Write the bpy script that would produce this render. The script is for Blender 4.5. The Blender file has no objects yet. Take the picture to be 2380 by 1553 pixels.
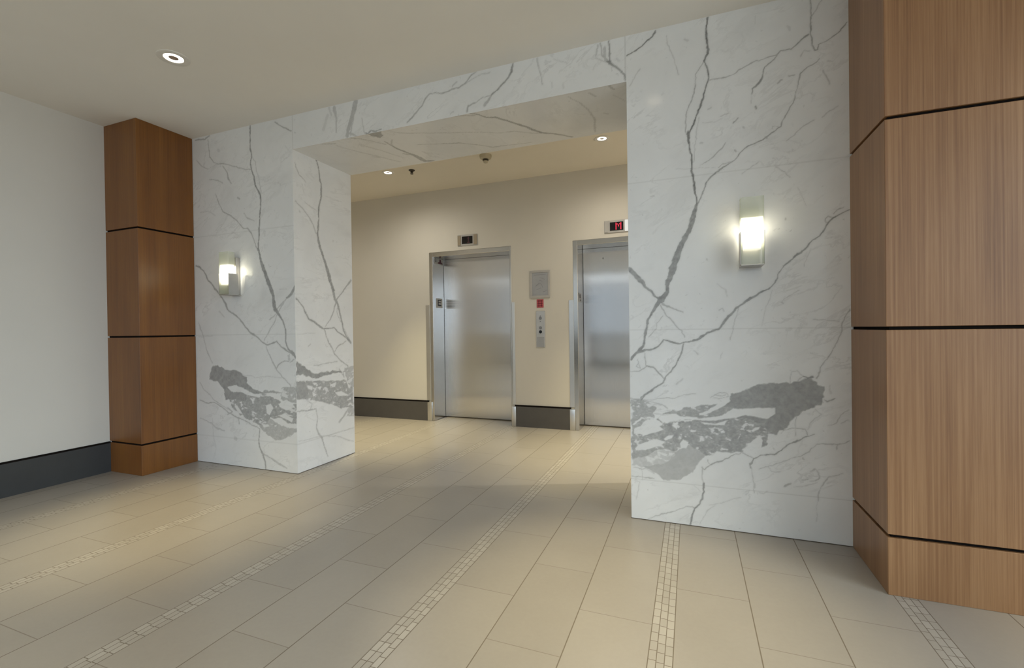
# Elevator lobby with a marble portal. All sizes in metres.
P_MAIN, P_REAR, P_LOBBY, P_WIDE, TUBE, SKY, EXPO = 200, 90, 285, 165, 13, 6.8, 0.17
VEINS={'R':{'V':[[80,[(105,2847,13),(98,2777,13),(106,2699,13),(106,2652,12),(90,2612,10),(109,2556,13),(111,2517,10),(91,2464,10),(77,2410,12),(49,2329,13),(22,2266,12),(-1,2222,12),(5,2143,12),(15,2045,13),(25,1967,13),(31,1879,13),(40,1820,12)]],[68,[(40,1825,20),(21,1755,36),(-2,1689,37),(-30,1623,40),(-58,1557,42),(-92,1471,46)]],[55,[(85,2607,7),(43,2551,6),(38,2485,6),(23,2411,7),(-4,2348,6),(-14,2292,7),(-8,2223,6)]],[35,[(58,2308,5),(40,2254,4),(30,2140,4),(24,2054,5)]],[50,[(109,2499,6),(131,2496,6),(196,2502,6),(255,2520,7),(331,2556,6),(396,2567,6),(444,2570,6)]],[30,[(109,2499,12),(135,2497,12)]],[62,[(444,2573,8),(460,2584,7),(512,2581,6),(539,2602,8),(589,2639,8)]],[62,[(592,2868,7),(593,2815,8),(595,2743,7),(595,2673,8),(597,2637,8),(604,2578,8),(615,2549,8),(627,2550,6),(631,2574,6),(683,2594,7),(727,2623,8),(753,2659,7)]],[42,[(662,2827,5),(647,2800,5),(624,2762,5),(600,2729,5)]],[62,[(440,2566,6),(428,2551,7),(388,2519,7),(379,2489,8),(367,2455,10),(346,2436,12),(325,2417,8),(321,2386,5)]],[25,[(321,2386,4),(316,2336,4)]],[60,[(634,2500,4),(622,2485,5),(576,2473,7),(545,2440,9),(537,2410,5),(533,2366,3),(521,2324,5),(493,2266,6),(461,2209,7),(457,2187,7),(425,2165,7),(384,2144,9),(343,2123,7),(302,2107,8),(264,2080,7),(242,2051,8),(225,2034,8),(174,2009,11),(139,1985,8),(112,1965,9),(90,1939,7),(76,1902,7),(58,1857,9),(40,1811,11)]],[45,[(225,2036,7),(174,2028,6),(152,2012,6)]],[75,[(-171,2838,10),(-195,2810,10),(-238,2780,10),(-287,2756,10),(-337,2738,9)]],[30,[(-117,2796,6),(-111,2750,6),(-79,2684,6),(-61,2612,6),(-52,2571,5)]],[45,[(192,2143,4),(175,2117,8),(140,2089,6),(104,2061,7),(60,2039,5)]],[35,[(350,2012,5),(309,1985,4),(267,1958,4)]],[35,[(431,1973,5),(471,1940,5),(498,1905,5)]],[28,[(529,1851,4),(548,1804,4),(567,1757,4)]],[68,[(754,1715,6),(721,1697,7),(687,1678,8),(665,1654,8),(649,1616,12),(630,1591,11),(592,1572,10),(546,1526,8),(506,1480,9),(463,1444,9)]],[50,[(735,1730,6),(713,1724,7),(691,1702,6)]],[50,[(684,1683,4),(665,1688,5),(652,1673,5),(657,1655,5)]],[30,[(710,2248,6),(669,2225,6),(639,2204,6)]],[35,[(601,2198,6),(551,2166,6),(520,2136,5),(484,2110,6)]],[38,[(652,2435,8),(670,2391,7),(674,2360,7)]],[45,[(491,2447,9),(518,2448,8)]],[40,[(463,2430,9),(441,2410,9)]],[50,[(337,2313,11),(342,2301,11)]],[50,[(255,2265,9),(232,2249,9)]],[35,[(207,2305,6),(168,2293,6)]],[42,[(236,2096,10),(239,2090,12)]],[40,[(383,2145,14),(388,2139,14)]],[30,[(413,2181,5),(417,2194,5),(453,2187,5)]],[28,[(584,1537,5),(565,1494,5),(560,1438,5)]],[18,[(489,2708,14),(501,2687,14)]],[18,[(341,2800,6),(337,2755,6)]],[20,[(-14,2756,12),(4,2747,12)]],[25,[(-259,2645,6),(-289,2611,6),(-319,2557,6)]],[28,[(546,2533,6),(566,2560,5),(592,2549,6)]],[28,[(671,2479,7),(693,2476,6)]],[30,[(278,2213,9),(283,2205,9)]],[22,[(57,2164,12),(66,2161,12)]],[30,[(103,2343,9),(114,2347,9)]],[22,[(71,2272,5),(141,2265,5),(176,2277,4)]],[25,[(-210,1888,10),(-191,1890,10)]],[25,[(86,1503,11),(88,1498,12)]],[35,[(473,1698,10),(475,1694,9)]],[22,[(-67,2032,4),(139,2013,4)]],[68,[(-88,1467,47),(-98,1436,43),(-122,1396,40),(-129,1364,30),(-126,1333,30),(-155,1286,42)]],[65,[(-336,1477,28),(-297,1431,32),(-261,1397,32),(-246,1370,19),(-215,1336,13),(-185,1309,13),(-160,1287,15)]],[65,[(-160,1292,36),(-196,1245,25),(-232,1177,16),(-243,1124,15),(-251,1059,15),(-262,1017,19),(-297,984,21),(-332,946,19)]],[42,[(-150,1265,11),(-110,1248,9),(-42,1215,6)]],[42,[(-160,1260,7),(-126,1201,7),(-86,1153,7),(-43,1111,7),(-33,1074,7)]],[36,[(-146,1202,6),(-187,1155,6),(-192,1123,6),(-223,1075,6)]],[65,[(465,1443,8),(439,1396,8),(426,1368,10),(396,1328,11),(343,1308,12),(281,1266,15),(236,1232,14),(199,1188,18),(148,1118,15),(87,1099,11),(39,1063,15),(-9,1043,12),(-68,1038,11),(-147,1057,9),(-173,1027,10),(-204,1001,15),(-250,995,19),(-292,986,19)]],[35,[(245,1232,6),(226,1157,5),(198,1057,5)]],[30,[(149,1220,8),(163,1230,8),(172,1214,8)]],[62,[(-39,1032,10),(-44,985,10),(-74,933,11),(-130,848,11),(-150,810,11),(-201,777,12),(-253,738,13),(-279,699,15)]],[52,[(-241,909,10),(-205,899,10),(-175,868,10),(-145,835,10)]],[42,[(-333,873,6),(-282,877,6),(-241,904,6),(-250,952,6),(-255,984,6)]],[40,[(-292,941,5),(-272,893,5),(-298,903,5),(-282,925,5)]],[50,[(753,1208,7),(731,1166,7),(711,1088,7),(678,1008,6),(654,956,6),(626,908,6),(601,856,8)]],[22,[(413,1320,6),(377,1213,5),(359,1130,5)]],[28,[(455,1255,6),(468,1274,6),(531,1315,6)]],[30,[(455,1255,11),(463,1250,11)]],[25,[(145,1362,5),(182,1330,5),(191,1299,4)]],[30,[(10,1001,6),(33,976,6)]],[22,[(160,987,6),(151,956,6)]],[28,[(595,1160,7),(644,1161,6),(707,1144,7)]],[22,[(-80,807,13),(-50,834,13)]],[25,[(646,904,4),(752,929,5)]],[35,[(-342,712,8),(-212,702,8),(-131,668,8)]],[42,[(98,739,4),(118,751,5),(150,765,5),(182,760,5),(192,743,5),(137,734,5),(111,736,4)]],[35,[(124,751,6),(176,750,6)]],[35,[(-268,706,4),(-189,717,5),(-91,725,6),(-29,749,6),(25,756,4)]],[40,[(-268,691,4),(-182,684,4),(-126,661,4)]],[60,[(-279,683,9),(-279,721,9),(-238,752,8)]],[62,[(591,566,5),(545,546,7),(510,517,9),(474,501,9),(433,463,8),(409,444,7),(348,436,8),(311,412,9),(298,383,12)]],[50,[(311,415,5),(274,433,5),(249,441,5)]],[55,[(295,390,9),(298,362,9)]],[32,[(301,362,5),(307,300,5),(312,225,6)]],[25,[(313,273,12),(313,252,11)]],[50,[(457,574,5),(493,593,5),(551,594,5),(562,561,5)]],[38,[(511,658,4),(505,611,5),(510,551,5)]],[40,[(562,591,5),(580,629,5),(628,665,5)]],[30,[(603,690,5),(628,665,5)]],[42,[(749,540,5),(697,518,6),(663,522,6),(607,514,5),(573,482,6),(538,445,5),(492,431,4),(420,394,4),(378,370,5),(335,355,5)]],[40,[(699,518,5),(694,495,5)]],[40,[(544,436,8),(550,429,6)]],[32,[(378,370,5),(402,348,5),(441,355,5)]],[52,[(249,434,5),(204,413,7),(159,388,9),(120,372,7),(81,348,5),(61,325,5),(51,338,5)]],[40,[(81,384,6),(94,357,5),(74,341,6)]],[36,[(54,339,7),(52,295,7),(61,253,7)]],[66,[(63,253,13),(60,210,15),(52,158,16),(39,128,11),(12,107,9),(-2,72,12),(-8,42,11),(-16,8,9)]],[36,[(15,111,7),(-36,108,7),(-98,74,8),(-154,52,10),(-247,10,5)]],[26,[(118,131,5),(78,97,6),(51,57,5),(38,20,5)]],[25,[(247,189,5),(157,150,5),(85,127,5)]],[25,[(6,229,4),(40,204,4)]],[34,[(572,371,6),(595,384,9),(611,365,8),(614,336,12),(594,324,8),(572,321,4)]],[42,[(464,281,17),(490,288,17)]],[38,[(537,323,8),(560,330,7)]],[38,[(717,366,4),(656,343,7),(634,315,9),(622,293,5),(611,259,7),(608,219,5)]],[20,[(603,158,6),(601,111,6)]],[26,[(508,274,5),(531,280,5),(566,301,5),(606,315,5)]],[22,[(266,226,7),(285,239,7),(272,213,7)]],[26,[(334,227,6),(358,223,6),(371,238,6)]],[34,[(747,697,5),(714,669,5),(692,622,5),(659,610,4)]],[30,[(714,624,5),(741,645,5),(752,639,4)]],[38,[(489,822,5),(489,853,5),(495,883,5),(519,892,5),(542,864,4),(524,840,5)]],[75,[(544,864,8),(564,856,8),(588,862,9)]],[50,[(643,741,5),(659,733,7),(687,752,5)]],[20,[(666,818,8),(671,779,9)]],[25,[(-288,223,5),(-303,153,5),(-311,115,5)]],[40,[(-332,249,7),(-287,255,6),(-208,245,7)]],[30,[(-280,307,4),(-273,232,4)]],[15,[(599,168,4),(617,260,3)]],[22,[(-83,809,10),(-55,832,9)]],[30,[(-324,303,7),(-251,302,7),(-208,269,7)]]],'P':[[62,0,[(201,758),(271,781),(333,821),(424,827),(489,822),(547,851),(587,859),(604,829),(641,814),(636,777),(644,745),(634,718),(598,715),(552,689),(517,659),(484,623),(457,581),(433,545),(386,562),(374,603),(251,623),(207,635),(251,679),(162,689),(201,722)]],[60,55,[(207,635),(251,641),(374,617),(457,581),(433,545),(385,549),(379,480),(354,478),(349,539),(287,486),(249,448),(121,423),(68,401),(55,418),(-25,462),(-149,452),(-191,538),(-162,570),(-58,598),(37,604)]],[42,0,[(-25,462),(55,432),(68,401),(41,374),(14,310),(-27,291),(-75,253),(-152,249),(-194,285),(-272,315),(-222,327),(-129,351),(-80,414)]],[30,50,[(-334,362),(-257,384),(-129,425),(-66,422),(-81,362),(-186,316),(-272,308),(-334,317)]],[55,30,[(-332,499),(-256,504),(-191,538),(-148,541),(-25,477),(-80,421),(-185,413),(-279,360),(-334,355)]],[52,75,[(-337,703),(-275,713),(-225,686),(-197,657),(-208,597),(-255,579),(-321,530),(-321,485),(-336,483)]],[57,20,[(-190,598),(-147,637),(-78,656),(38,687),(124,701),(201,722),(270,708),(207,670),(149,632),(37,611),(-58,606),(-162,570)]]],'W':[[(41,644),(90,664),(123,691),(150,720),(188,732),(202,720),(182,704),(136,670),(84,642),(44,633)],[(149,632),(207,663),(264,680),(344,691),(414,689),(415,660),(380,634),(344,637),(270,645),(213,628),(123,605),(57,605),(44,615),(90,625)],[(-183,602),(-162,625),(-78,637),(-57,622),(30,624),(37,612),(-78,597),(-155,579)],[(-288,540),(-262,575),(-219,589),(-190,568),(-152,541),(-177,525),(-270,492)],[(-315,417),(-271,447),(-191,479),(-142,468),(-185,439),(-257,410),(-308,406)],[(-149,486),(-121,506),(-99,509),(-107,491),(-142,475)],[(300,562),(319,579),(343,587),(337,572),(306,556)],[(277,458),(306,508),(340,539),(354,512),(345,473),(305,452)],[(50,597),(122,587),(187,613),(168,583),(122,580),(70,584)],[(-66,466),(-45,490),(-20,473),(-32,440),(-59,443)],[(379,476),(409,516),(434,569),(453,574),(427,517),(397,478)],[(-328,556),(-269,608),(-276,589),(-317,553)],[(-106,566),(-72,590),(-80,542),(-96,556)],[(-307,501),(-284,468),(-298,490)],[(148,546),(167,555),(164,540),(151,536)],[(-17,568),(-4,572),(-7,558)],[(55,375),(88,392),(74,362),(58,361)],[(114,416),(160,427),(198,423),(159,398),(121,395)]]},'L':{'V':[[68,[(-3388,2844,17),(-3390,2743,16),(-3397,2654,18),(-3373,2600,17),(-3395,2542,17),(-3389,2491,16),(-3363,2427,16),(-3338,2343,17),(-3292,2267,17),(-3279,2216,16),(-3292,2137,17),(-3304,2028,17),(-3313,1929,16),(-3323,1819,17)]],[66,[(-3323,1824,19),(-3291,1727,35),(-3252,1634,38),(-3214,1532,43),(-3163,1431,45),(-3152,1311,36)]],[32,[(-3373,2600,8),(-3333,2543,8),(-3328,2462,8),(-3296,2378,8),(-3278,2276,8)]],[42,[(-3396,2492,8),(-3494,2506,10),(-3565,2536,9),(-3651,2563,9),(-3783,2593,13),(-3828,2609,11),(-3879,2664,12),(-3885,2739,12),(-3891,2814,11)]],[45,[(-4060,2839,15),(-3929,2825,14),(-3875,2848,14)]],[32,[(-4042,2656,9),(-3981,2599,9),(-3905,2562,9)]],[25,[(-3905,2562,7),(-3783,2593,8)]],[42,[(-3725,2558,10),(-3667,2509,13),(-3654,2445,17),(-3619,2399,9)]],[30,[(-3885,2470,12),(-3787,2452,12),(-3721,2417,11)]],[46,[(-3812,2339,6),(-3798,2306,7),(-3763,2239,10),(-3727,2178,11),(-3633,2127,12),(-3562,2084,12),(-3492,2011,13),(-3443,2006,14),(-3395,1956,10),(-3356,1882,11),(-3330,1810,12)]],[32,[(-3475,2136,9),(-3448,2098,11),(-3365,2054,6)]],[52,[(-3117,2837,11),(-3053,2791,12),(-2989,2756,13),(-2944,2734,13)]],[55,[(-4074,1734,21),(-4028,1722,19),(-3974,1676,14),(-3930,1610,17),(-3856,1542,16),(-3768,1454,16),(-3710,1389,15),(-3682,1326,15)]],[57,[(-2927,1499,27),(-2967,1442,29),(-3026,1404,25)]],[32,[(-3019,1405,15),(-3072,1358,18),(-3126,1318,14)]],[34,[(-3543,2277,23),(-3522,2262,21)]],[16,[(-3777,2712,31),(-3766,2702,35)]],[20,[(-3622,1992,10),(-3551,1954,9)]],[20,[(-4007,2197,11),(-3914,2203,10),(-3825,2152,11)]],[30,[(-3102,1482,6),(-3018,1481,6)]],[20,[(-3011,2629,7),(-2955,2566,6)]],[64,[(-3157,1388,36),(-3150,1331,36),(-3125,1293,41),(-3113,1278,36)]],[62,[(-3119,1288,28),(-3070,1226,18),(-3041,1159,14),(-3034,1085,13),(-3031,1028,15),(-3013,1000,21),(-2965,963,26),(-2932,934,26)]],[52,[(-3730,1408,14),(-3689,1332,16),(-3621,1301,16),(-3553,1255,17),(-3487,1185,17),(-3421,1131,18),(-3342,1086,15),(-3297,1057,13),(-3240,1033,12),(-3175,1047,12),(-3143,1057,11),(-3100,1024,13),(-3026,982,17),(-2953,954,24)]],[32,[(-3132,1274,11),(-3172,1199,11),(-3225,1124,10),(-3278,1072,7)]],[30,[(-3145,1279,14),(-3209,1238,13)]],[30,[(-3106,1302,15),(-3049,1366,16)]],[42,[(-3253,1024,10),(-3228,962,11),(-3179,886,11),(-3142,830,12),(-3081,774,11),(-2995,711,11),(-2981,679,11)]],[42,[(-3148,834,11),(-3116,873,11),(-3053,902,11),(-3003,898,11),(-3015,944,11)]],[40,[(-3002,954,9),(-2991,888,8),(-2954,917,9)]],[32,[(-4054,1224,11),(-3998,1111,11),(-3957,988,11),(-3887,872,11)]],[20,[(-4057,1106,8),(-3880,1110,7)]],[42,[(-4057,545,10),(-3954,518,11),(-3866,532,9),(-3795,505,11),(-3711,459,13),(-3587,416,14),(-3479,383,12),(-3347,343,11)]],[40,[(-3711,489,14),(-3655,462,14),(-3712,439,14)]],[32,[(-4053,699,9),(-3995,639,9),(-3866,553,10),(-3711,479,9)]],[35,[(-3587,426,10),(-3575,358,11)]],[26,[(-4054,385,9),(-3915,347,15),(-3858,310,25),(-3758,291,14)]],[20,[(-3633,235,36),(-3617,231,38)]],[16,[(-3899,389,11),(-3896,246,11),(-3869,147,11)]],[52,[(-3340,343,10),(-3349,265,12),(-3344,179,20),(-3313,123,18),(-3288,68,15),(-3277,6,14)]],[32,[(-3313,128,14),(-3223,102,16),(-3147,71,21),(-3048,33,16)]],[18,[(-3796,1320,17),(-3733,1269,17)]],[25,[(-3537,788,7),(-3390,762,7),(-3207,771,6),(-3093,765,6)]]],'P':[[62,0,[(-3925,795),(-3887,846),(-3829,859),(-3759,828),(-3702,814),(-3605,821),(-3551,788),(-3470,755),(-3478,716),(-3418,679),(-3340,643),(-3288,625),(-3393,621),(-3513,666),(-3608,687),(-3706,674),(-3637,622),(-3500,637),(-3488,559),(-3611,564),(-3681,566),(-3737,563),(-3749,648),(-3819,706),(-3934,733)]],[57,55,[(-3722,609),(-3555,625),(-3314,610),(-3211,614),(-3110,575),(-2987,543),(-2931,565),(-2935,397),(-3015,402),(-3113,433),(-3215,437),(-3281,357),(-3359,371),(-3532,429),(-3641,483)]],[42,20,[(-3423,503),(-3290,529),(-3241,436),(-3065,370),(-2936,365),(-2936,341),(-3029,288),(-3168,250),(-3295,317),(-3359,381),(-3478,442)]],[50,0,[(-3340,623),(-3287,654),(-3184,662),(-3084,638),(-3134,631),(-3223,628),(-3288,611)]],[45,80,[(-3095,680),(-2928,704),(-2931,565),(-3060,568),(-3110,604)]]],'W':[[(-3706,674),(-3608,687),(-3513,664),(-3433,630),(-3314,613),(-3341,594),(-3474,612),(-3554,637),(-3665,631)],[(-3282,626),(-3185,642),(-3097,614),(-3104,585),(-3211,611)],[(-3471,721),(-3417,732),(-3261,679),(-3287,654),(-3392,675)],[(-3130,551),(-3047,587),(-2986,570),(-2956,535),(-3049,503),(-3118,526)],[(-3125,459),(-3062,479),(-2974,441),(-2987,411),(-3088,442)],[(-3633,508),(-3598,520),(-3532,447),(-3579,454)],[(-3264,535),(-3212,552),(-3185,515),(-3227,454),(-3259,471)],[(-3314,374),(-3242,378),(-3230,360),(-3294,351)],[(-3570,546),(-3543,557),(-3536,532)],[(-3447,590),(-3394,573),(-3421,552)]]},'I':{'V':[[62,[(3052,2590,15),(3077,2495,17),(3103,2399,17),(3104,2295,16),(3077,2185,18),(3069,2100,17),(3052,1973,18)]],[62,[(3052,1978,20),(3077,1864,33),(3131,1736,37),(3185,1605,42),(3227,1502,42)]],[36,[(2825,2484,8),(2866,2409,16),(2941,2362,9)]],[38,[(2824,2183,7),(2898,2142,10),(2968,2083,12),(3006,2025,14),(3038,1965,11)]],[25,[(2925,2198,9),(2989,2174,9),(3056,2159,9)]],[18,[(2896,2339,9),(2913,2265,9)]],[25,[(2866,2110,18),(2872,2106,18)]],[57,[(2814,1403,15),(2870,1356,17),(2910,1298,18),(2951,1239,19),(3023,1201,19),(3105,1158,18),(3175,1161,15),(3232,1167,14),(3297,1125,17),(3373,1082,17),(3442,1025,15)]],[57,[(3145,1707,34),(3186,1620,37),(3216,1529,32),(3246,1426,36),(3286,1369,25),(3317,1274,19),(3348,1143,18),(3390,1081,18),(3442,1031,18)]],[46,[(3452,1610,23),(3366,1517,16),(3262,1415,16),(3235,1320,12),(3193,1248,8),(3121,1173,8)]],[35,[(3286,1375,9),(3268,1309,9),(3357,1155,9),(3425,1056,9)]],[46,[(3113,1150,12),(3157,1051,12),(3227,944,12),(3316,867,13),(3402,813,13)]],[42,[(3235,955,12),(3269,1001,13),(3372,1045,12)]],[42,[(2811,496,11),(2921,490,11),(3007,487,12),(3020,406,10),(3007,330,12),(3025,271,22),(3062,238,19),(3090,154,12),(3135,57,11)]],[24,[(2813,261,7),(2988,251,7),(3139,234,8),(3336,239,8),(3460,238,9)]],[26,[(3139,229,12),(3259,202,13),(3421,123,14),(3457,113,14)]],[36,[(3393,417,23),(3339,371,22),(3279,329,23)]],[20,[(2818,1114,6),(3007,1123,7)]],[28,[(2932,1014,15),(2954,1030,15)]],[30,[(2986,851,10),(3075,855,10),(3201,869,10),(3266,871,12)]],[40,[(3281,798,12),(3347,720,13),(3331,770,13),(3436,761,14)]],[30,[(2895,581,11),(2965,538,11),(2950,496,11)]]],'P':[[64,0,[(2809,900),(2873,865),(2928,823),(2999,789),(3136,788),(3231,791),(3331,768),(3314,760),(3215,769),(3119,764),(3020,740),(2913,773),(2807,794)]],[60,0,[(2806,743),(2884,740),(2904,689),(2938,619),(2895,581),(2802,593)]],[55,60,[(2884,737),(3149,706),(3364,694),(3451,623),(3465,436),(3411,432),(3307,449),(3145,510),(2994,556),(2895,581)]],[40,70,[(3349,805),(3474,819),(3471,335),(3374,365),(3430,503),(3381,692)]]],'W':[[(2911,697),(2975,680),(2967,648),(2925,670)],[(2969,714),(3030,705),(2997,687)],[(3180,673),(3245,683),(3231,644),(3196,648)],[(3227,597),(3310,598),(3410,543),(3276,559)],[(3381,674),(3433,619),(3406,604)],[(3019,664),(3071,669),(3055,637)],[(2967,632),(3018,608),(2980,591)],[(2813,583),(2881,578),(2887,528),(2819,529)]]},'H':{'V':[[46,[(-1859,2614,14),(-1792,2669,11),(-1732,2708,14),(-1714,2745,12),(-1672,2782,12),(-1592,2769,10),(-1513,2765,9),(-1447,2777,12),(-1392,2799,10),(-1359,2836,11),(-1316,2851,8)]],[30,[(-1496,2791,13),(-1468,2815,14)]],[26,[(-1447,2777,9),(-1348,2810,9),(-1284,2825,8),(-1221,2829,14)]],[62,[(-1057,2850,10),(-1063,2802,17),(-1099,2758,14),(-1161,2705,16),(-1213,2677,18)]],[42,[(-1208,2678,16),(-1234,2648,28),(-1261,2618,22)]],[45,[(-1213,2677,8),(-1276,2670,8),(-1319,2650,10),(-1378,2637,13),(-1390,2597,15)]],[36,[(-890,2847,12),(-877,2785,9),(-863,2718,7),(-859,2672,6)]],[20,[(-786,2819,7),(-694,2767,7)]],[68,[(-434,2848,10),(-432,2783,11),(-433,2723,12)]],[40,[(-489,2848,12),(-480,2776,12),(-437,2724,12)]],[32,[(-503,2843,11),(-522,2769,9),(-455,2727,8)]],[32,[(-464,2816,20),(-459,2737,20)]],[64,[(-450,2731,22),(-395,2684,13),(-349,2636,12),(-348,2606,13)]],[20,[(-395,2736,12),(-378,2715,12)]],[40,[(-2304,2848,45),(-2346,2748,53),(-2374,2666,42),(-2396,2600,45)]],[35,[(-2317,2829,13),(-2333,2724,12),(-2362,2600,13)]],[30,[(-2507,2832,33),(-2489,2741,21),(-2497,2649,16)]],[20,[(-2556,2852,20),(-2536,2782,19)]],[30,[(-2253,2710,10),(-2230,2594,11)]],[16,[(-2571,2788,28),(-2616,2686,32)]],[35,[(-2403,2601,19),(-2362,2616,18),(-2309,2585,16)]],[22,[(-1494,2614,15),(-1516,2604,14)]],[18,[(-797,2677,8),(-793,2645,9)]],[18,[(-723,2653,8),(-719,2621,9)]],[16,[(-515,2724,9),(-533,2693,9)]]],'P':[[55,0,[(-2227,2599),(-2203,2605),(-2075,2605),(-2073,2596),(-2152,2594),(-2217,2584)]]],'W':[]},'S':{'V':[[55,[(-1388,2777,13),(-1318,2845,17),(-1288,2896,21),(-1236,2925,20),(-1179,2997,21),(-1099,3130,28),(-1017,3284,29),(-941,3330,24),(-821,3445,23)]],[38,[(-1501,2795,12),(-1424,2816,12),(-1350,2843,12)]],[34,[(-2008,2849,10),(-1961,2888,12),(-1824,2946,12),(-1627,3025,11),(-1425,3097,10),(-1315,3163,11),(-1196,3181,11),(-1078,3263,12),(-999,3297,11)]],[34,[(-1980,3111,10),(-1850,3154,14),(-1664,3209,19),(-1527,3313,16),(-1460,3389,23),(-1317,3403,13),(-1142,3417,11)]],[52,[(-2169,2963,14),(-2177,3066,21),(-2155,3172,27),(-2119,3305,47),(-2104,3437,51),(-2036,3455,24)]],[34,[(-2361,2801,15),(-2273,2890,15),(-2203,3009,16)]],[40,[(-2388,2770,20),(-2345,2830,20)]],[20,[(-2571,2883,20),(-2495,3043,22),(-2403,3201,23),(-2317,3364,25)]],[20,[(-2365,2971,17),(-2292,3129,19),(-2237,3290,20)]],[35,[(-2180,3228,30),(-2156,3255,31)]],[30,[(-2103,2963,13),(-2174,3052,14)]],[20,[(-2316,2843,13),(-2268,2951,14)]],[20,[(-2014,3249,18),(-1996,3307,20)]],[30,[(-2643,2821,18),(-2551,2845,18)]],[22,[(-2458,3177,25),(-2413,3214,23)]],[26,[(-706,2839,10),(-655,2940,11),(-615,3063,12),(-608,3202,16),(-642,3429,15)]],[38,[(-456,2777,16),(-422,2860,17)]],[32,[(-572,2856,15),(-538,2909,16)]],[20,[(-434,2934,10),(-376,3037,10)]],[22,[(-535,3152,18),(-509,3174,17)]]],'P':[[55,0,[(-2205,2784),(-2063,2786),(-2109,2861),(-2168,2900),(-2193,2856)]]],'W':[]}}
import bpy, bmesh, math, random
import numpy as np
from mathutils import Matrix, Vector

random.seed(7); rng = np.random.default_rng(5)
S = bpy.context.scene
COL = S.collection

# ---------------------------------------------------------------- helpers
def clear_name(n): return n

def srgb(r, g, b):
    f = lambda c: (c/255/12.92) if c/255 <= .04045 else ((c/255+.055)/1.055)**2.4
    return (f(r), f(g), f(b), 1)

class MB:
    """collects boxes / lathes / prisms into ONE mesh"""
    def __init__(s): s.bm = bmesh.new()
    def box(s, x0, x1, y0, y1, z0, z1, bev=0, seg=2):
        r = bmesh.ops.create_cube(s.bm, size=1)
        vs = r['verts']
        for v in vs:
            v.co = Vector((x0+(v.co.x+.5)*(x1-x0), y0+(v.co.y+.5)*(y1-y0), z0+(v.co.z+.5)*(z1-z0)))
        if bev:
            es = list({e for v in vs for e in v.link_edges})
            bmesh.ops.bevel(s.bm, geom=es, offset=bev, segments=seg, profile=.5, affect='EDGES')
        return s
    def lathe(s, prof, n=40, M=None):
        """prof: (radius, z) list, revolved about z"""
        rings = []
        for r, z in prof:
            if r < 1e-6: rings.append([s.bm.verts.new((0, 0, z))])
            else: rings.append([s.bm.verts.new((r*math.cos(2*math.pi*k/n), r*math.sin(2*math.pi*k/n), z)) for k in range(n)])
        new = [v for q in rings for v in q]
        for a, b in zip(rings, rings[1:]):
            for k in range(n):
                k2 = (k+1) % n
                if len(a) == 1 and len(b) == 1: continue
                if len(a) == 1: s.bm.faces.new((a[0], b[k2], b[k]))
                elif len(b) == 1: s.bm.faces.new((a[k], a[k2], b[0]))
                else: s.bm.faces.new((a[k], a[k2], b[k2], b[k]))
        if M is not None:
            for v in new: v.co = M @ v.co
        return s
    def prism(s, pts, a0, a1, axis):
        """extrude a polygon: axis 'y': pts (x,z); 'x': pts (y,z); 'z': pts (x,y)"""
        def mk(p, a):
            return {'y': (p[0], a, p[1]), 'x': (a, p[0], p[1]), 'z': (p[0], p[1], a)}[axis]
        A = [s.bm.verts.new(mk(p, a0)) for p in pts]; B = [s.bm.verts.new(mk(p, a1)) for p in pts]
        s.bm.faces.new(A); s.bm.faces.new(B[::-1]); n = len(pts)
        for k in range(n): s.bm.faces.new((A[k], B[k], B[(k+1) % n], A[(k+1) % n]))
        return s
    def build(s, name, mat, parent=None, smooth=False, loc=None):
        bmesh.ops.recalc_face_normals(s.bm, faces=s.bm.faces[:])
        off = Vector(loc) if loc is not None else (parent_loc(parent) if parent else Vector((0, 0, 0)))
        for v in s.bm.verts: v.co -= off
        me = bpy.data.meshes.new(name); s.bm.to_mesh(me); s.bm.free()
        me.materials.append(mat)
        if smooth:
            for p in me.polygons: p.use_smooth = True
            try: me.set_sharp_from_angle(angle=math.radians(40))
            except Exception: pass
        o = bpy.data.objects.new(name, me); COL.objects.link(o)
        if parent is not None: o.parent = parent
        elif loc is not None: o.location = loc
        return o

def parent_loc(p):
    l = Vector((0, 0, 0))
    while p is not None:
        l += p.location; p = p.parent
    return l

def thing(name, label, cat, loc=(0, 0, 0), group=None):
    o = bpy.data.objects.new(name, None); COL.objects.link(o)
    o.empty_display_size = .1
    o.location = loc; o['label'] = label; o['category'] = cat
    if group: o['group'] = group
    return o

def struct(o, label=None):
    o['kind'] = 'structure'
    w = o.name.split('.')[0].split('_')
    o['label'] = label or {'wall_right': 'pale wall with added daylight glazing out of view to the right', 'wall_partition': 'lobby side wall behind the marble piers', 'wall_lobby_side': 'beige end wall of the elevator lobby', 'wall_rear': 'pale windowed wall behind the viewer'}[o.name]
    o['category'] = w[0]
    return o

def copy_tree(o, parent=None):
    c = o.copy(); COL.objects.link(c)
    if parent is not None: c.parent = parent
    for ch in list(o.children): copy_tree(ch, c)
    return c

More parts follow.
